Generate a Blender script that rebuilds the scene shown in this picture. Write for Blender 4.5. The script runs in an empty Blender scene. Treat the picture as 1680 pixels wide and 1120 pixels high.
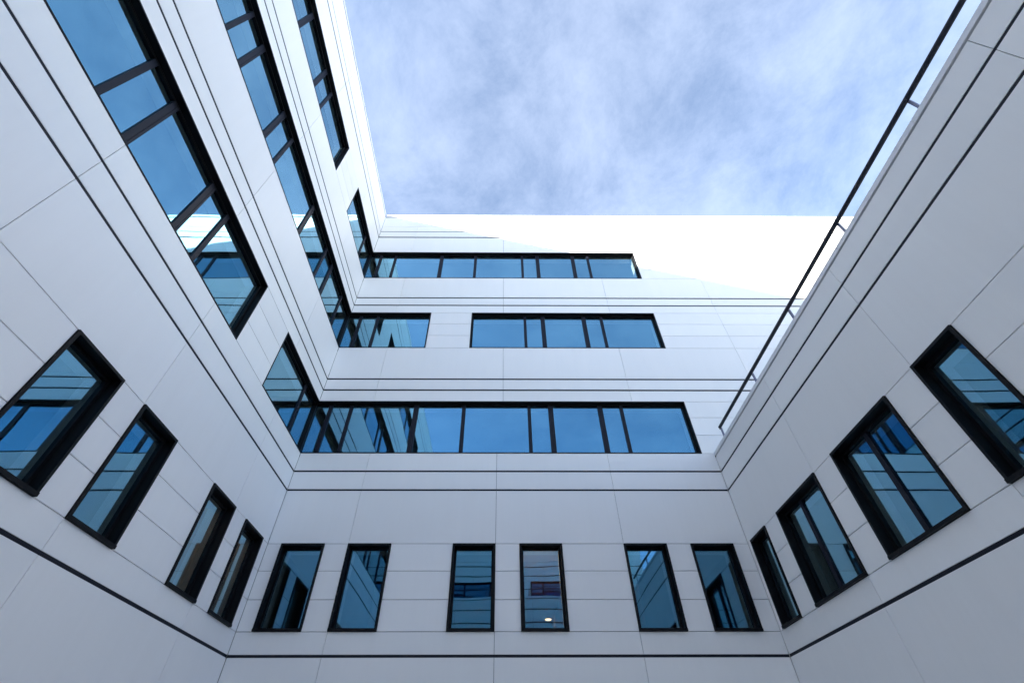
import bpy, math, random
from mathutils import Vector, Matrix

random.seed(7)
S = bpy.context.scene
C = S.collection
R_ = math.radians

# ------------------------------------------------------------------ camera
EYE = 1.6                                  # eye height above the courtyard paving
cam_d = bpy.data.cameras.new('camera')
cam = bpy.data.objects.new('camera', cam_d)
C.objects.link(cam)
right = Vector((0.99998369, -0.0053154, -0.00208952))
up = Vector((-0.00234824, -0.71614215, 0.6979505))
fwd = Vector((0.00520628, 0.69793421, 0.71614296))
m = Matrix((right, up, -fwd)).transposed().to_4x4()
m.translation = Vector((0, 0, EYE))
cam.matrix_world = m
cam_d.sensor_width = 36.0
cam_d.sensor_fit = 'HORIZONTAL'
cam_d.lens = 753.1737 * 36 / 1680
cam_d.shift_x = (840 - 830.05) / 1680
cam_d.shift_y = (553.65 - 560) / 1680
cam_d.clip_start = 0.05
cam_d.clip_end = 5000
S.camera = cam

# ------------------------------------------------------------------ light
SUN_TRAVEL = Vector((1.0, 0.58, -0.36)).normalized()
SUN_EL = math.asin(-SUN_TRAVEL.z)
SUN_ROT = math.atan2(-SUN_TRAVEL.x, -SUN_TRAVEL.y)      # clockwise from +Y
sun_d = bpy.data.lights.new('sun', 'SUN')
sun_d.energy = 4.3
sun_d.angle = R_(0.6)
sun_d.color = (1.0, 0.92, 0.82)
sun = bpy.data.objects.new('sun', sun_d)
C.objects.link(sun)
sun.rotation_euler = SUN_TRAVEL.to_track_quat('-Z', 'Y').to_euler()
sun.location = (-40, -22, 40)

CLOUD_COL = (5.8, 6.25, 7.3)
CLOUD_SUNWARD = 0.0
W = bpy.data.worlds.new('World')
S.world = W
W.use_nodes = True
nt = W.node_tree
nt.nodes.clear()
def nd(tree, typ, **kw):
    n = tree.nodes.new(typ)
    for k, v in kw.items():
        setattr(n, k, v)
    return n
def math_node(tree, op, a, b=None, clamp=False):
    n = nd(tree, 'ShaderNodeMath', operation=op, use_clamp=clamp)
    for i, v in enumerate((a, b)):
        if v is None: continue
        if isinstance(v, (int, float)): n.inputs[i].default_value = v
        else: tree.links.new(v, n.inputs[i])
    return n.outputs[0]
out = nd(nt, 'ShaderNodeOutputWorld')
bg = nd(nt, 'ShaderNodeBackground')
bg.inputs['Strength'].default_value = 0.062
sky = nd(nt, 'ShaderNodeTexSky', sky_type='NISHITA')
sky.sun_disc = False
sky.sun_elevation = SUN_EL
sky.sun_rotation = SUN_ROT
sky.air_density = 0.75
sky.dust_density = 0.2
sky.ozone_density = 1.0
tc = nd(nt, 'ShaderNodeTexCoord')
sep = nd(nt, 'ShaderNodeSeparateXYZ')
nt.links.new(tc.outputs['Generated'], sep.inputs[0])
zc = math_node(nt, 'MAXIMUM', sep.outputs['Z'], 0.06)
cx = math_node(nt, 'DIVIDE', sep.outputs['X'], zc)
cy = math_node(nt, 'DIVIDE', sep.outputs['Y'], zc)
comb = nd(nt, 'ShaderNodeCombineXYZ')
nt.links.new(cx, comb.inputs[0]); nt.links.new(cy, comb.inputs[1])
mp = nd(nt, 'ShaderNodeMapping')
mp.inputs['Rotation'].default_value = (0, 0, R_(28))
mp.inputs['Scale'].default_value = (1.0, 0.85, 1.0)
mp.inputs['Location'].default_value = (2.2, 6.4, 0)
nt.links.new(comb.outputs[0], mp.inputs[0])
n1 = nd(nt, 'ShaderNodeTexNoise'); n1.inputs['Scale'].default_value = 4.2
n1.inputs['Detail'].default_value = 12; n1.inputs['Roughness'].default_value = 0.70
n1.inputs['Distortion'].default_value = 0.22
n2 = nd(nt, 'ShaderNodeTexNoise'); n2.inputs['Scale'].default_value = 1.1
n2.inputs['Detail'].default_value = 3; n2.inputs['Roughness'].default_value = 0.5
nt.links.new(mp.outputs[0], n1.inputs['Vector']); nt.links.new(mp.outputs[0], n2.inputs['Vector'])
mix = math_node(nt, 'ADD', math_node(nt, 'MULTIPLY', n1.outputs['Fac'], 0.80), math_node(nt, 'MULTIPLY', n2.outputs['Fac'], 0.20))
ramp = nd(nt, 'ShaderNodeMapRange', interpolation_type='SMOOTHSTEP')
ramp.inputs['From Min'].default_value = 0.15
ramp.inputs['From Max'].default_value = 0.76
ramp.inputs['To Min'].default_value = 0.0
ramp.inputs['To Max'].default_value = 0.18
nt.links.new(mix, ramp.inputs['Value'])
cloudmix = nd(nt, 'ShaderNodeMix', data_type='RGBA')
# the same veil is crossed on a longer path towards the horizon
clear = math_node(nt, 'SUBTRACT', 1.0, ramp.outputs['Result'])
cover = math_node(nt, 'SUBTRACT', 1.0, math_node(nt, 'POWER', clear, math_node(nt, 'POWER', zc, -0.10)))
nt.links.new(cover, cloudmix.inputs['Factor'])
nt.links.new(sky.outputs[0], cloudmix.inputs[6])
# thin cloud scatters more light the nearer it lies to the sun
dotn = nd(nt, 'ShaderNodeVectorMath', operation='DOT_PRODUCT')
nt.links.new(tc.outputs['Generated'], dotn.inputs[0])
dotn.inputs[1].default_value = tuple(-SUN_TRAVEL)
ph = math_node(nt, 'POWER', math_node(nt, 'MULTIPLY', math_node(nt, 'ADD', dotn.outputs['Value'], 1.0), 0.5, True), 3.0)
ph = math_node(nt, 'ADD', math_node(nt, 'MULTIPLY', ph, CLOUD_SUNWARD), 1.0)
cc = nd(nt, 'ShaderNodeVectorMath', operation='SCALE')
cc.inputs[0].default_value = CLOUD_COL
nt.links.new(ph, cc.inputs['Scale'])
nt.links.new(cc.outputs[0], cloudmix.inputs[7])
nt.links.new(cloudmix.outputs[2], bg.inputs['Color'])
nt.links.new(bg.outputs[0], out.inputs['Surface'])

S.view_settings.view_transform = 'Standard'
S.view_settings.look = 'None'
S.view_settings.gamma = 1.0
S.view_settings.use_curve_mapping = False
S.view_settings.exposure = 2.95
S.render.engine = 'CYCLES'
S.cycles.max_bounces = 14
S.cycles.diffuse_bounces = 8
S.cycles.glossy_bounces = 8
S.cycles.transparent_max_bounces = 16
S.cycles.caustics_reflective = False
S.cycles.caustics_refractive = False

# ------------------------------------------------------------------ materials
def new_mat(name):
    mt = bpy.data.materials.new(name)
    mt.use_nodes = True
    t = mt.node_tree
    return mt, t, t.nodes['Principled BSDF']

def panel_material():
    mt, t, b = new_mat('white_panel')
    oi = nd(t, 'ShaderNodeObjectInfo')
    geo = nd(t, 'ShaderNodeNewGeometry')
    mp = nd(t, 'ShaderNodeMapping'); mp.inputs['Scale'].default_value = (2.2, 2.2, 0.35)
    t.links.new(geo.outputs['Position'], mp.inputs[0])
    n = nd(t, 'ShaderNodeTexNoise'); n.inputs['Scale'].default_value = 1.6
    n.inputs['Detail'].default_value = 5; n.inputs['Roughness'].default_value = 0.55
    t.links.new(mp.outputs[0], n.inputs['Vector'])
    v = math_node(t, 'ADD', math_node(t, 'MULTIPLY', oi.outputs['Random'], 0.045),
                  math_node(t, 'MULTIPLY', n.outputs['Fac'], 0.035))
    ms = nd(t, 'ShaderNodeMapping'); ms.inputs['Scale'].default_value = (13, 13, 0.3)
    t.links.new(geo.outputs['Position'], ms.inputs[0])
    ns = nd(t, 'ShaderNodeTexNoise'); ns.inputs['Scale'].default_value = 1.0
    ns.inputs['Detail'].default_value = 3
    t.links.new(ms.outputs[0], ns.inputs['Vector'])
    v = math_node(t, 'ADD', v, math_node(t, 'MULTIPLY', ns.outputs['Fac'], -0.022))
    v = math_node(t, 'ADD', v, 0.856)
    cr = nd(t, 'ShaderNodeCombineColor')
    t.links.new(math_node(t, 'MULTIPLY', v, 1.0), cr.inputs[0])
    t.links.new(math_node(t, 'MULTIPLY', v, 0.992), cr.inputs[1])
    t.links.new(math_node(t, 'MULTIPLY', v, 0.978), cr.inputs[2])
    t.links.new(cr.outputs[0], b.inputs['Base Color'])
    b.inputs['Roughness'].default_value = 0.46
    b.inputs['Specular IOR Level'].default_value = 0.35
    n2 = nd(t, 'ShaderNodeTexNoise'); n2.inputs['Scale'].default_value = 0.9
    n2.inputs['Detail'].default_value = 1.5
    t.links.new(geo.outputs['Position'], n2.inputs['Vector'])
    bp = nd(t, 'ShaderNodeBump'); bp.inputs['Strength'].default_value = 0.05
    bp.inputs['Distance'].default_value = 0.02
    t.links.new(n2.outputs['Fac'], bp.inputs['Height'])
    t.links.new(bp.outputs[0], b.inputs['Normal'])
    return mt

def plain(name, col, rough=0.5, spec=0.4, metal=0.0, var=0.0):
    mt, t, b = new_mat(name)
    b.inputs['Base Color'].default_value = (*col, 1)
    b.inputs['Roughness'].default_value = rough
    b.inputs['Specular IOR Level'].default_value = spec
    b.inputs['Metallic'].default_value = metal
    if var:
        geo = nd(t, 'ShaderNodeNewGeometry')
        n = nd(t, 'ShaderNodeTexNoise'); n.inputs['Scale'].default_value = 6
        n.inputs['Detail'].default_value = 6
        t.links.new(geo.outputs['Position'], n.inputs['Vector'])
        mx = nd(t, 'ShaderNodeMix', data_type='RGBA')
        mx.inputs[6].default_value = (*[c * (1 - var) for c in col], 1)
        mx.inputs[7].default_value = (*[c * (1 + var) for c in col], 1)
        t.links.new(n.outputs['Fac'], mx.inputs['Factor'])
        t.links.new(mx.outputs[2], b.inputs['Base Color'])
    return mt

def glass_material():
    mt = bpy.data.materials.new('coated_glass')
    mt.use_nodes = True
    t = mt.node_tree
    t.nodes.clear()
    o = nd(t, 'ShaderNodeOutputMaterial')
    gl = nd(t, 'ShaderNodeBsdfGlossy')
    # the coating mirrors more, and less blue, the flatter the glass is seen
    lwf = nd(t, 'ShaderNodeLayerWeight'); lwf.inputs['Blend'].default_value = 0.5
    cmx = nd(t, 'ShaderNodeMix', data_type='RGBA')
    cmx.inputs[6].default_value = (0.05, 0.265, 0.49, 1)
    cmx.inputs[7].default_value = (0.36, 0.80, 1.0, 1)
    t.links.new(math_node(t, 'MULTIPLY', lwf.outputs['Facing'], 1.7, True), cmx.inputs['Factor'])
    t.links.new(cmx.outputs[2], gl.inputs['Color'])
    gl.inputs['Roughness'].default_value = 0.0
    fr = nd(t, 'ShaderNodeBsdfGlossy')
    fr.inputs['Color'].default_value = (0.9, 0.95, 1, 1)
    fr.inputs['Roughness'].default_value = 0.0
    tr = nd(t, 'ShaderNodeBsdfTransparent')
    tr.inputs['Color'].default_value = (0.78, 0.90, 0.87, 1)
    oi = nd(t, 'ShaderNodeObjectInfo')
    geo = nd(t, 'ShaderNodeNewGeometry')
    off = nd(t, 'ShaderNodeVectorMath', operation='ADD')
    sc = nd(t, 'ShaderNodeVectorMath', operation='SCALE')
    t.links.new(oi.outputs['Location'], sc.inputs[0]); sc.inputs['Scale'].default_value = 3.7
    t.links.new(geo.outputs['Position'], off.inputs[0]); t.links.new(sc.outputs[0], off.inputs[1])
    n = nd(t, 'ShaderNodeTexNoise'); n.inputs['Scale'].default_value = 1.1
    n.inputs['Detail'].default_value = 0.5
    t.links.new(off.outputs[0], n.inputs['Vector'])
    bp = nd(t, 'ShaderNodeBump'); bp.inputs['Strength'].default_value = 0.062
    bp.inputs['Distance'].default_value = 0.035
    t.links.new(n.outputs['Fac'], bp.inputs['Height'])
    t.links.new(bp.outputs[0], gl.inputs['Normal'])
    m1 = nd(t, 'ShaderNodeMixShader'); m1.inputs[0].default_value = 0.56
    t.links.new(tr.outputs[0], m1.inputs[1]); t.links.new(gl.outputs[0], m1.inputs[2])
    lw = nd(t, 'ShaderNodeFresnel'); lw.inputs['IOR'].default_value = 1.35
    m2 = nd(t, 'ShaderNodeMixShader')
    t.links.new(lw.outputs[0], m2.inputs[0])
    t.links.new(m1.outputs[0], m2.inputs[1]); t.links.new(fr.outputs[0], m2.inputs[2])
    t.links.new(bp.outputs[0], fr.inputs['Normal'])
    # the coating sits on the face the ray enters by; the far face lets it out
    cl = nd(t, 'ShaderNodeBsdfTransparent')
    m3 = nd(t, 'ShaderNodeMixShader')
    t.links.new(geo.outputs['Backfacing'], m3.inputs[0])
    t.links.new(m2.outputs[0], m3.inputs[1]); t.links.new(cl.outputs[0], m3.inputs[2])
    t.links.new(m3.outputs[0], o.inputs[0])
    return mt

def paving_material():
    mt, t, b = new_mat('concrete_paving')
    geo = nd(t, 'ShaderNodeNewGeometry')
    n = nd(t, 'ShaderNodeTexNoise'); n.inputs['Scale'].default_value = 3.0
    n.inputs['Detail'].default_value = 8
    t.links.new(geo.outputs['Position'], n.inputs['Vector'])
    mx = nd(t, 'ShaderNodeMix', data_type='RGBA')
    mx.inputs[6].default_value = (0.52, 0.52, 0.51, 1)
    mx.inputs[7].default_value = (0.64, 0.63, 0.61, 1)
    t.links.new(n.outputs['Fac'], mx.inputs['Factor'])
    t.links.new(mx.outputs[2], b.inputs['Base Color'])
    b.inputs['Roughness'].default_value = 0.85
    return mt

M_PANEL = panel_material()
M_BACK = plain('slate_channel', (0.013, 0.014, 0.022), 0.55, 0.2)
M_TRIM = plain('black_powder_coat', (0.006, 0.006, 0.007), 0.5, 0.18)
M_MULL = plain('dark_grey_aluminium', (0.010, 0.012, 0.021), 0.5, 0.2)
M_GLASS = glass_material()
M_ROOM = plain('interior_paint', (0.42, 0.42, 0.40), 0.8, 0.2, var=0.08)
M_WARM = plain('pink_lamplight_interior', (0.58, 0.45, 0.42), 0.8, 0.2, var=0.05)  # pinkish glow of a warm lit room, put into its wall colour
M_TAN = plain('tan_lamplight_interior', (0.52, 0.34, 0.20), 0.8, 0.2, var=0.08)  # warm light on the side walls, put into the room colour
M_ROOF = plain('roof_membrane', (0.16, 0.16, 0.165), 0.8, 0.2, var=0.15)
M_COPE = plain('coping_sheet', (0.78, 0.79, 0.80), 0.4, 0.4, var=0.03)
M_RAIL = plain('rail_dark_steel', (0.014, 0.015, 0.022), 0.4, 0.3)
M_POST = plain('post_galvanised', (0.16, 0.165, 0.25), 0.4, 0.5)
M_PAVE = paving_material()
M_OUTER = plain('render_white', (0.7, 0.7, 0.7), 0.7, 0.2, var=0.04)

# ------------------------------------------------------------------ mesh helpers
def box_geo(b0, b1, ch=0.0):
    """axis-aligned box as verts / faces"""
    (x0, y0, z0), (x1, y1, z1) = b0, b1
    v = [(x0, y0, z0), (x1, y0, z0), (x1, y1, z0), (x0, y1, z0), (x0, y0, z1), (x1, y0, z1), (x1, y1, z1), (x0, y1, z1)]
    f = [(0, 3, 2, 1), (4, 5, 6, 7), (0, 1, 5, 4), (1, 2, 6, 5), (2, 3, 7, 6), (3, 0, 4, 7)]
    return v, f

def link(name, verts, faces, mat, parent=None, smooth=False, fix=False):
    """one mesh object; verts are world coordinates, the origin goes to their centre"""
    xs, ys, zs = zip(*verts)
    c = Vector(((min(xs) + max(xs)) / 2, (min(ys) + max(ys)) / 2, (min(zs) + max(zs)) / 2))
    me = bpy.data.meshes.new(name)
    me.from_pydata([tuple(Vector(v) - c) for v in verts], [], faces)
    if fix:
        import bmesh
        bm = bmesh.new(); bm.from_mesh(me)
        bmesh.ops.recalc_face_normals(bm, faces=bm.faces)
        bm.to_mesh(me); bm.free()
    me.materials.append(mat)
    if smooth:
        for p in me.polygons: p.use_smooth = True
    me.update()
    o = bpy.data.objects.new(name, me)
    C.objects.link(o)
    if parent is not None:
        o.parent = parent
        o.location = c - WORLD[parent.name]
    else:
        o.location = c
    WORLD[o.name] = c.copy()
    return o

WORLD = {}
def empty(name, loc, label, cat, group=None):
    o = bpy.data.objects.new(name, None)
    o.empty_display_size = 0.5
    C.objects.link(o)
    o.location = loc
    WORLD[o.name] = Vector(loc)
    o['label'] = label; o['category'] = cat
    if group: o['group'] = group
    return o

class MB:
    def __init__(s): s.v = []; s.f = []
    def add(s, vf):
        n = len(s.v); s.v += list(vf[0]); s.f += [tuple(i + n for i in f) for f in vf[1]]
        return s

class Facade:
    """s runs along the wall, t goes into the wall, z is height above the eye"""
    def __init__(s, axis, plane, inward):
        s.axis, s.plane, s.inw = axis, plane, inward
    def pt(s, a, t, z):
        p = s.plane + s.inw * t
        return (p, a, z + EYE) if s.axis == 'y' else (a, p, z + EYE)
    def box(s, s0, s1, t0, t1, z0, z1):
        a = s.pt(s0, t0, z0); b = s.pt(s1, t1, z1)
        return box_geo(tuple(min(i, j) for i, j in zip(a, b)), tuple(max(i, j) for i, j in zip(a, b)))
    def panel(s, s0, s1, z0, z1, ch=0.003, d=0.022):
        """flat cassette panel with a small folded edge round its front"""
        v = [s.pt(s0, d, z0), s.pt(s1, d, z0), s.pt(s1, d, z1), s.pt(s0, d, z1),
             s.pt(s0, ch, z0), s.pt(s1, ch, z0), s.pt(s1, ch, z1), s.pt(s0, ch, z1),
             s.pt(s0 + ch, 0, z0 + ch), s.pt(s1 - ch, 0, z0 + ch), s.pt(s1 - ch, 0, z1 - ch), s.pt(s0 + ch, 0, z1 - ch)]
        f = [(0, 1, 2, 3)]
        for i in range(4):
            j = (i + 1) % 4
            f += [(i, j, 4 + j, 4 + i), (4 + i, 4 + j, 8 + j, 8 + i)]
        f += [(8, 9, 10, 11)]
        return v, f

L, RR, D = -5.017, 5.250, 10.0
G = 0.022                    # half a shadow groove
H = 0.005                    # half a horizontal panel joint
V = 0.0035                   # half a vertical panel joint
g0 = 1.949
z1 = (2.335, 2.880, 3.410, 3.957)
g1, g2 = 5.182, 5.662
z2 = (6.154, 6.687, 7.238, 7.768)
g3, g4 = 8.160, 8.561
z3 = (9.810, 10.352, 10.889, 11.430)
g5, g6 = 11.808, 12.198
z4 = (13.315, 13.839, 14.393, 14.945)
g7, g8, g9 = 16.010, 16.432, 16.816
TOP = 17.560

def bands(F, parent, levels, spans, joints, holes, name='panel', back=(0.025, 0.20)):
    """levels: [(z, half gap)], spans / joints: functions of band index, holes: [(s0, s1, zlo, zhi)]"""
    bk = MB()
    for i in range(len(levels) - 1):
        (za, ha), (zb, hb) = levels[i], levels[i + 1]
        lo, hi = spans(i, za)
        zm = (za + zb) / 2
        cuts = sorted([(h[0], h[1]) for h in holes if h[2] < zm < h[3]])
        free = []; p = lo
        for a, b in cuts:
            if a > p + 1e-6: free.append((p, a, p != lo, True))
            p = max(p, b)
        if p < hi - 1e-6: free.append((p, hi, p != lo, False))
        for a, b, la, lb in free:
            bk.add(F.box(a, b, back[0], back[1], za, zb))
            js = [j for j in joints(i, za, bool(cuts)) if a + 0.05 < j < b - 0.05]
            xs = [a + (0.004 if la else 0.006)] + [q for j in js for q in (j - V, j + V)] + [b - (0.004 if lb else 0.006)]
            for k in range(0, len(xs), 2):
                v, f = F.panel(xs[k], xs[k + 1], za + ha, zb - hb)
                link(name, v, f, M_PANEL, parent, fix=True)
        # a groove wider than a joint is closed by a dark profile just behind the panel face
        if ha > 0.01 and i > 0:
            for a, b, la, lb in free:
                v, f = F.box(a + 0.002, b - 0.002, 0.006, 0.024, za - ha + 0.001, za + ha - 0.001)
                link('groove_profile', v, f, M_BACK, parent)
    link('backing', bk.v, bk.f, M_BACK, parent)

def window(F, parent, s0, s1, z0, z1, mull=(), trim=0.025, proud=0.006, rec=0.112, fw=0.04,
           open_lo=False, open_hi=False, room=3.0, room_mat=None, label=None, sill=None):
    """surround (the part) > frame, mullions, panes, room"""
    sill = trim if sill is None else sill
    dp = rec + 0.085
    a = s0; b = s1
    sa, sb = a, b
    if open_lo: sa = a - (dp if F.axis == 'y' else 0)
    if open_hi: sb = b + (dp if F.axis == 'y' else 0)
    if F.axis == 'x' and open_lo: sa = a + proud
    w = MB()
    w.add(F.box(sa, sb, -proud, dp, z1 - trim, z1))
    w.add(F.box(sa, sb, -proud - (0.012 if sill > 0.03 else 0), dp, z0, z0 + sill))
    if not open_lo: w.add(F.box(a, a + trim, -proud, dp, z0 + sill, z1 - trim))
    if not open_hi: w.add(F.box(b - trim, b, -proud, dp, z0 + sill, z1 - trim))
    win = link('window', w.v, w.f, M_TRIM, parent)
    if label: win['label'] = label
    zi0, zi1 = z0 + sill, z1 - trim
    ia = a - rec if open_lo else a + trim
    ib = b + rec if open_hi else b - trim
    fr = MB()
    fr.add(F.box(ia, ib, rec, rec + 0.07, zi0, zi0 + fw))
    fr.add(F.box(ia, ib, rec, rec + 0.07, zi1 - fw, zi1))
    if not open_lo: fr.add(F.box(ia, ia + fw, rec, rec + 0.07, zi0 + fw, zi1 - fw))
    if not open_hi: fr.add(F.box(ib - fw, ib, rec, rec + 0.07, zi0 + fw, zi1 - fw))
    link('frame', fr.v, fr.f, M_TRIM, win)
    pa = ia + 0.02 if open_lo else ia + fw
    pb = ib - 0.02 if open_hi else ib - fw
    edges = [pa]
    for ms, mw, dbl in mull:
        mb = MB()
        if dbl:
            mb.add(F.box(ms - mw / 2, ms - 0.004 + mw * .16, rec, rec + 0.068, zi0 + fw, zi1 - fw))
            mb.add(F.box(ms + 0.004 + mw * .16, ms + mw / 2, rec, rec + 0.068, zi0 + fw, zi1 - fw))
            mb.add(F.box(ms - 0.02, ms + 0.04, rec + 0.008, rec + 0.066, zi0 + fw, zi1 - fw))
        else:
            mb.add(F.box(ms - mw / 2, ms + mw / 2, rec, rec + 0.068, zi0 + fw, zi1 - fw))
        link('mullion', mb.v, mb.f, M_MULL, win)
        edges += [ms - mw / 2, ms + mw / 2]
    edges.append(pb)
    for k in range(0, len(edges), 2):
        if edges[k + 1] - edges[k] < 0.03: continue
        v, f = F.box(edges[k] - 0.006, edges[k + 1] + 0.006, rec + 0.028, rec + 0.046, zi0 + fw - 0.006, zi1 - fw + 0.006)
        pane = link('glass_pane', v, f, M_GLASS, win)
        # no two panes sit exactly true in their frames
        pane.rotation_euler = [R_(random.uniform(-.10, .10)) for _ in range(3)]
    # white plaster reveal on the room side of the frame
    iv = MB(); e0, e1 = dp + 0.008, dp + 0.26
    iv.add(F.box(ia, ib, e0, e1, zi0 - 0.004, zi0 + 0.024)); iv.add(F.box(ia, ib, e0, e1, zi1 - 0.024, zi1 + 0.004))
    if not open_lo: iv.add(F.box(ia - 0.01, ia + 0.014, e0, e1, zi0 + 0.024, zi1 - 0.024))
    if not open_hi: iv.add(F.box(ib - 0.014, ib + 0.01, e0, e1, zi0 + 0.024, zi1 - 0.024))
    link('inner_reveal', iv.v, iv.f, M_OUTER, win)
    # the room behind: floor, ceiling, side walls and back wall as slabs
    rm = MB(); th = 0.06
    ra = a - rec + 0.012 if open_lo else a - 0.35
    rb = b + rec - 0.012 if open_hi else b + 0.35
    t0, t1 = dp + 0.006, dp + room
    q0, q1 = z0 - 0.75, z1 + 0.22
    rm.add(F.box(ra, rb, t0, t1, q0 - th, q0)); rm.add(F.box(ra, rb, t0, t1, q1, q1 + th))
    rm.add(F.box(ra - th, ra, t0, t1, q0, q1)); rm.add(F.box(rb, rb + th, t0, t1, q0, q1))
    rm.add(F.box(ra, rb, t1, t1 + th, q0, q1))
    rm.add(F.box(ra, rb, t0 - 0.03, t0 - 0.003, q0, z0 - 0.002)); rm.add(F.box(ra, rb, t0 - 0.03, t0 - 0.003, z1 + 0.002, q1))
    link('room', rm.v, rm.f, room_mat or M_ROOM, win)
    return win

def coping(F, parent, s0, s1, cuts, zb, zt, over=0.03, depth=0.36):
    xs = [s0] + [c for c in cuts if s0 < c < s1] + [s1]
    for a, b in zip(xs, xs[1:]):
        v, f = F.box(a + 0.003, b - 0.003, -over, depth, zb, zt)
        link('coping', v, f, M_COPE, parent)

# ------------------------------------------------------------------ ground
gv, gf = box_geo((-1500, -1500, -0.4), (1500, 1500, 0.0))
ground = link('ground', gv, gf, M_PAVE)
ground['kind'] = 'structure'

# ------------------------------------------------------------------ the four wings
FL = Facade('y', L, -1)
FB = Facade('x', D, 1)
FR = Facade('y', RR, 1)
REAR = -0.66
FQ = Facade('x', REAR, -1)
UP_Y = -3.6
FU = Facade('x', UP_Y, -1)

def slab(name, parent, x0, x1, y0, y1, za, zb, mat):
    v, f = box_geo((x0, y0, za), (x1, y1, zb))
    return link(name, v, f, mat, parent)

LEV = [(-1.6, 0.0), (g0, .024), (z1[0], H), (z1[1], H), (z1[2], H), (z1[3], H), (g1, G), (g2, G), (z2[0], H),
       (z2[1], H), (z2[2], H), (z2[3], H), (g3, .026), (g4, .026), (z3[0], H), (z3[1], H), (z3[2], H), (z3[3], H),
       (g5, .028), (g6, .028), (z4[0], H), (z4[1], H), (z4[2], H), (z4[3], H), (g7, .034), (g8, .02), (g9, H), (TOP, 0.03)]
EYEV = 0

# ---- back wing
back = empty('office_wing', (0, 16, 0), 'white panelled wing facing the viewer, its top lit by the sun', 'building')
hole_b = [(-4.715, -3.80), (-3.30, -2.383), (-1.07, -0.163), (0.35, 1.257), (2.58, 3.495), (4.01, 4.92)]
holesB = [(a, b, z1[0], z1[3]) for a, b in hole_b]
S2R, S3R, S4R = 4.94, 4.96, 4.98
holesB += [(L - 1, S2R, z2[0], z2[3]), (L - 1, -2.385, z3[0], z3[3]), (-1.045, S3R, z3[0], z3[3]), (L - 1, S4R, z4[0], z4[3])]
BX = 20.0
JL_B = [-3.30, -0.16, 2.58]
JU_B = [-3.54, -0.01, 3.52, 7.08, 10.62, 14.16, 17.7]
bands(FB, back, LEV, lambda i, z: (L, RR if z < z2[0] - .01 else BX),
      lambda i, z, cut: ([] if cut else JL_B) if z < z2[0] - .01 else JU_B, holesB)
MU = [(-4.70, .10, 0), (-4.14, .09, 0), (-2.37, .135, 1), (-1.075, .10, 0), (0.70, .09, 0), (1.285, .135, 1), (2.635, .135, 1), (3.215, .09, 0)]
for i, (a, b) in enumerate(hole_b):
    window(FB, back, a, b, z1[0], z1[3], trim=0.04, proud=0.028, fw=0.04, sill=0.045, room=8.0 if i == 3 else 3.0, room_mat=M_WARM if i == 3 else None)
window(FB, back, L, S2R, z2[0], z2[3], MU, open_lo=True)
window(FB, back, L, -2.385, z3[0], z3[3], MU[:2], open_lo=True)
window(FB, back, -1.045, S3R, z3[0], z3[3], MU[4:])
window(FB, back, L, S4R, z4[0], z4[3], MU, open_lo=True)
for za, zb in ((z2[0], z2[3]), (z3[0], z3[3]), (z4[0], z4[3])):
    v, f = box_geo((L - .193, D + .075, za + EYE + .026), (L - .075, D + .193, zb + EYE - .026))
    link('corner_post', v, f, M_TRIM, back)
coping(FB, back, L + 0.03, BX, [0.79, 4.3, 7.85, 11.4, 15.0], TOP + 0.006, TOP + 0.15)
slab('roof', back, L, BX, D + .21, 22, TOP + EYE - .55, TOP + EYE - .3, M_ROOF)
slab('outer_wall', back, L, BX, 22, 22.2, 0, TOP + EYE, M_OUTER)
slab('outer_wall', back, BX, BX + .2, D + .05, 22.2, 0, TOP + EYE, M_OUTER)

# ---- left wing
left = empty('office_wing', (-11, 4, 0), 'tall white panelled wing along the left side with long ribbon windows', 'building')
hole_l = [(3.74, 4.665), (5.17, 6.08), (7.39, 8.30), (8.80, 9.70)]
holesL = [(a, b, z1[0], z1[3]) for a, b in hole_l]
holesL += [(-3.4, 6.07, z2[0], z2[3]), (7.40, D + 1, z2[0], z2[3]), (-3.4, D + 1, z3[0], z3[3]),
           (-3.4, 6.03, z4[0], z4[3]), (7.37, D + 1, z4[0], z4[3])]
JL_L = [2.45, 5.165, 8.27]
JU_L = [-9.7, -6.2, -2.65, 0.89, 4.425, 7.95]
def spanL(i, z):
    return (REAR if z < z2[0] - .01 else (UP_Y if z < 11.9 else -13.5), D)
bands(FL, left, LEV, spanL, lambda i, z, cut: ([] if cut else JL_L) if z < z2[0] - .01 else JU_L, holesL)
ML = [(-1.66, .09, 0), (-1.06, .135, 1), (.28, .135, 1), (1.85, .09, 0), (2.45, .135, 1), (3.79, .135, 1), (4.38, .09, 0), (6.17, .135, 1), (7.51, .09, 0), (8.11, .135, 1), (9.27, .09, 0)]
for i, (a, b) in enumerate(hole_l):
    window(FL, left, a, b, z1[0], z1[3], trim=0.04, proud=0.028, fw=0.04, sill=0.045, room_mat=M_TAN if i > 1 else None)
window(FL, left, -3.4, 6.07, z2[0], z2[3], ML[:7])
window(FL, left, 7.40, D, z2[0], z2[3], ML[10:], open_hi=True)
window(FL, left, -3.4, D, z3[0], z3[3], ML, open_hi=True)
window(FL, left, -3.4, 6.03, z4[0], z4[3], ML[:7])
window(FL, left, 7.37, D, z4[0], z4[3], ML[10:], open_hi=True)
coping(FL, left, -13.5, D - 0.03, [-9.5, -6, -2.4, 1.1, 4.6, 8.1], TOP + 0.03, TOP + 0.15, over=0.0)
slab('roof', left, -17, L - .21, -13.5, 22, TOP + EYE - .55, TOP + EYE - .3, M_ROOF)
slab('outer_wall', left, -17.2, -17, -13.7, 22.2, 0, TOP + EYE, M_OUTER)
slab('outer_wall', left, -17, L - .05, -13.7, -13.5, 0, TOP + EYE, M_OUTER)
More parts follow.
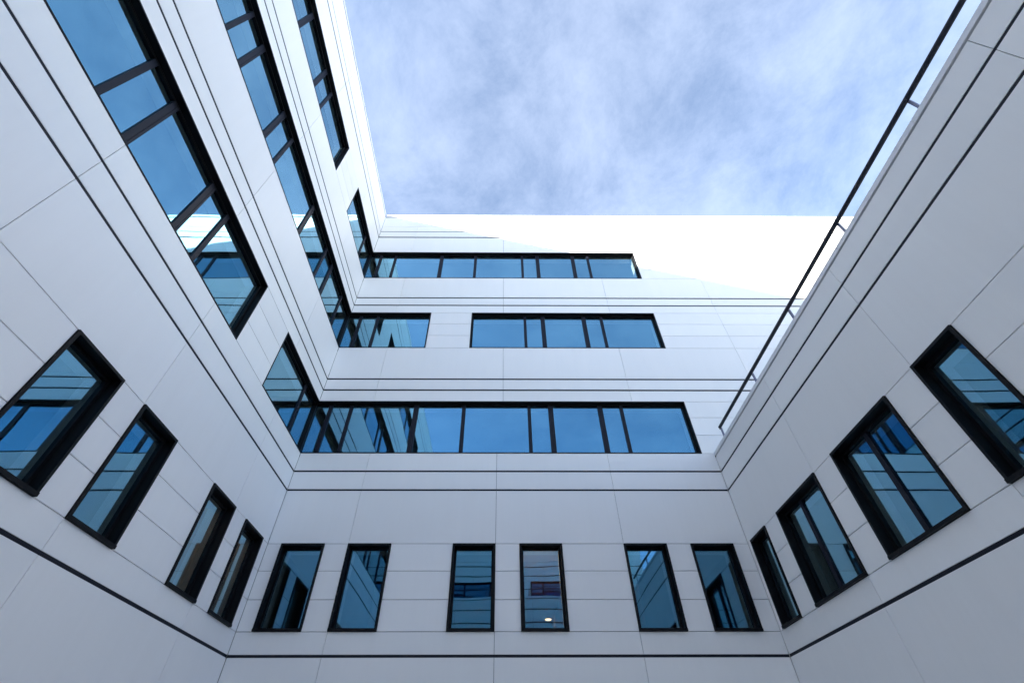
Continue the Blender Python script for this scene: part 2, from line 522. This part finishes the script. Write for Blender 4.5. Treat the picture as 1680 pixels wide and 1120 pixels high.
slab('outer_wall', left, -17, L - .01, 22, 22.2, 0, TOP + EYE, M_OUTER)

# ---- right wing (one storey over the ground floor, terrace on top)
rw = empty('office_wing', (12, 5, 0), 'low white panelled wing on the right with a railing on its parapet', 'building')
hole_r = [(9.095, 9.83, ()), (7.02, 8.525, ((7.88, .09, 0),)), (4.955, 6.445, ((5.76, .09, 0),)), (3.63, 4.365, ())]
holesR = [(a, b, z1[0], z1[3]) for a, b, _ in hole_r]
CB_R = 6.080
LEVR = LEV[:8] + [(CB_R, 0.018)]
JR = [1.195, 4.36, 7.03]
bands(FR, rw, LEVR, lambda i, z: (REAR, D), lambda i, z, cut: [] if cut else JR, holesR)
for a, b, mu in hole_r:
    window(FR, rw, a, b, z1[0], z1[3], mu, trim=0.04, proud=0.028, fw=0.04, sill=0.045)
coping(FR, rw, REAR + .03, D - 0.004, [0.18, 2.095, 4.02, 5.935, 7.85], CB_R + 0.008, CB_R + 0.092, over=0.014)
slab('roof', rw, RR + .21, BX, REAR, D + .04, CB_R + EYE - .45, CB_R + EYE - .2, M_ROOF)
slab('outer_wall', rw, BX, BX + .2, REAR - 4, D + .04, 0, CB_R + EYE, M_OUTER)

# ---- wing behind the viewer, seen only as reflections in the glass
qw = empty('office_wing', (6, -2.5, 0), 'low white panelled wing reflected in the middle lower windows', 'building')
bands(FQ, qw, LEVR, lambda i, z: (L, RR), lambda i, z, cut: [-2.0, 1.2, 4.0], [])
coping(FQ, qw, L + .03, BX, [-2.2, .4, 3.0], CB_R + 0.008, CB_R + 0.092, over=0.014)
slab('roof', qw, L, BX, UP_Y + .05, REAR - .21, CB_R + EYE - .45, CB_R + EYE - .2, M_ROOF)

uw = empty('office_wing', (0, -9, 0), 'set-back upper storeys reflected above the parapet in the lower windows', 'building')
UX = 6.9; UTOP = 12.0
LEVU = [(5.9, 0.0), (z2[0], H), (7.70, H), (7.95, G), (8.36, G), (8.58, H), (9.8, H), (UTOP, .01)]
holesU = [(-4.5, 0.0, z2[0], 7.70), (1.28, 6.2, z2[0], 7.70)]
bands(FU, uw, LEVU, lambda i, z: (L, UX), lambda i, z, cut: [-1.5, 2.0, 5.5], holesU)
window(FU, uw, -4.5, 0.0, z2[0], 7.70, [(-3.2, .135, 1), (-1.9, .09, 0), (-.65, .1, 0)])
window(FU, uw, 1.28, 6.2, z2[0], 7.70, [(1.9, .09, 0), (3.6, .135, 1), (4.9, .09, 0)])
coping(FU, uw, L + .03, UX + .03, [0], UTOP + .006, UTOP + .15)
slab('roof', uw, L, UX, -13.5, UP_Y - .21, UTOP + EYE - .5, UTOP + EYE - .25, M_ROOF)
slab('outer_wall', uw, UX - .2, UX, -13.5, UP_Y - .21, 0, UTOP + EYE, M_OUTER)
slab('outer_wall', uw, L, UX, -13.7, -13.5, 0, UTOP + EYE, M_OUTER)

# ------------------------------------------------------------------ railings
def tube(p0, p1, r, n=12, cap=True):
    p0, p1 = Vector(p0), Vector(p1)
    d = (p1 - p0).normalized()
    a = d.orthogonal().normalized(); b = d.cross(a)
    v = []; f = []
    for p in (p0, p1):
        for i in range(n):
            t = 2 * math.pi * i / n
            v.append(tuple(p + a * r * math.cos(t) + b * r * math.sin(t)))
    for i in range(n):
        j = (i + 1) % n
        f.append((i, j, n + j, n + i))
    if cap: f += [tuple(reversed(range(n))), tuple(range(n, 2 * n))]
    return v, f

RX, RZ = 5.45, 6.695 + EYE
rail = empty('railing', (RX, 4, CB_R + EYE - .2), 'dark tubular railing running along the low parapet on the right', 'railing')
v, f = tube((RX, -0.2, RZ), (RX, 9.66, RZ), 0.037, 16)
link('rail', v, f, M_RAIL, rail, smooth=False)
for y in (0.14, 2.02, 3.89, 5.75, 7.59, 9.66):
    pm = MB()
    pm.add(box_geo((RX + .012, y - .017, CB_R + EYE - .2), (RX + .046, y + .017, RZ - .018)))
    pm.add(box_geo((RX - .03, y - .05, CB_R + EYE - .21), (RX + .09, y + .05, CB_R + EYE - .19)))
    po = link('post', pm.v, pm.f, M_POST, rail)
    bm_ = MB()
    bm_.add(tube((RX - .012, y, RZ - .062), (RX - .004, y, RZ - .02), 0.011, 8))
    link('bracket', bm_.v, bm_.f, M_RAIL, po)

QY = -1.45
rail2 = empty('railing', (0, QY, CB_R + EYE - .2), 'dark railing on the terrace reflected in the two middle lower windows', 'railing')
v, f = tube((L + .2, QY, RZ), (RX, QY, RZ), 0.024, 12)
link('rail', v, f, M_RAIL, rail2)
for x in (-4.5, -2.6, -.75, 1.1, 2.95, 4.8):
    v, f = box_geo((x - .022, QY - .05, CB_R + EYE - .2), (x + .022, QY - .025, RZ - .03))
    link('post', v, f, M_POST, rail2)

# ------------------------------------------------------------------ lit lamps inside
def ceiling_lamp(x, y, z, label, r=0.095, glow=0.9):
    o = empty('ceiling_lamp', (x, y, z), label, 'lamp')
    v, f = tube((x, y, z), (x, y, z - .03), r + .018, 24)
    link('rim', v, f, M_COPE, o)
    mt, t, b = new_mat('lamp_glow')
    b.inputs['Emission Color'].default_value = (1.0, 0.62, 0.30, 1)
    b.inputs['Emission Strength'].default_value = glow
    v, f = tube((x, y, z - .03), (x, y, z - .042), r, 24)
    link('diffuser', v, f, mt, o)
    return o
CEIL = z1[3] + .22 + EYE - .004
ceiling_lamp(1.42, 16.35, CEIL, 'small round lit ceiling lamp seen through the fourth lower window')
ceiling_lamp(0.80, 10.72, CEIL, 'added warm lamp, hidden above the fourth lower window to light its room', r=0.15, glow=16.0)  # unseen extra lamp, added to spread warm light through this room
ceiling_lamp(L - .95, 7.35, CEIL, 'warm ceiling lamp inside the third lower window of the left wing', r=0.12, glow=2.6)
ceiling_lamp(L - .95, 8.75, CEIL, 'warm ceiling lamp inside the lower left-wing window nearest the corner', r=0.12, glow=2.6)
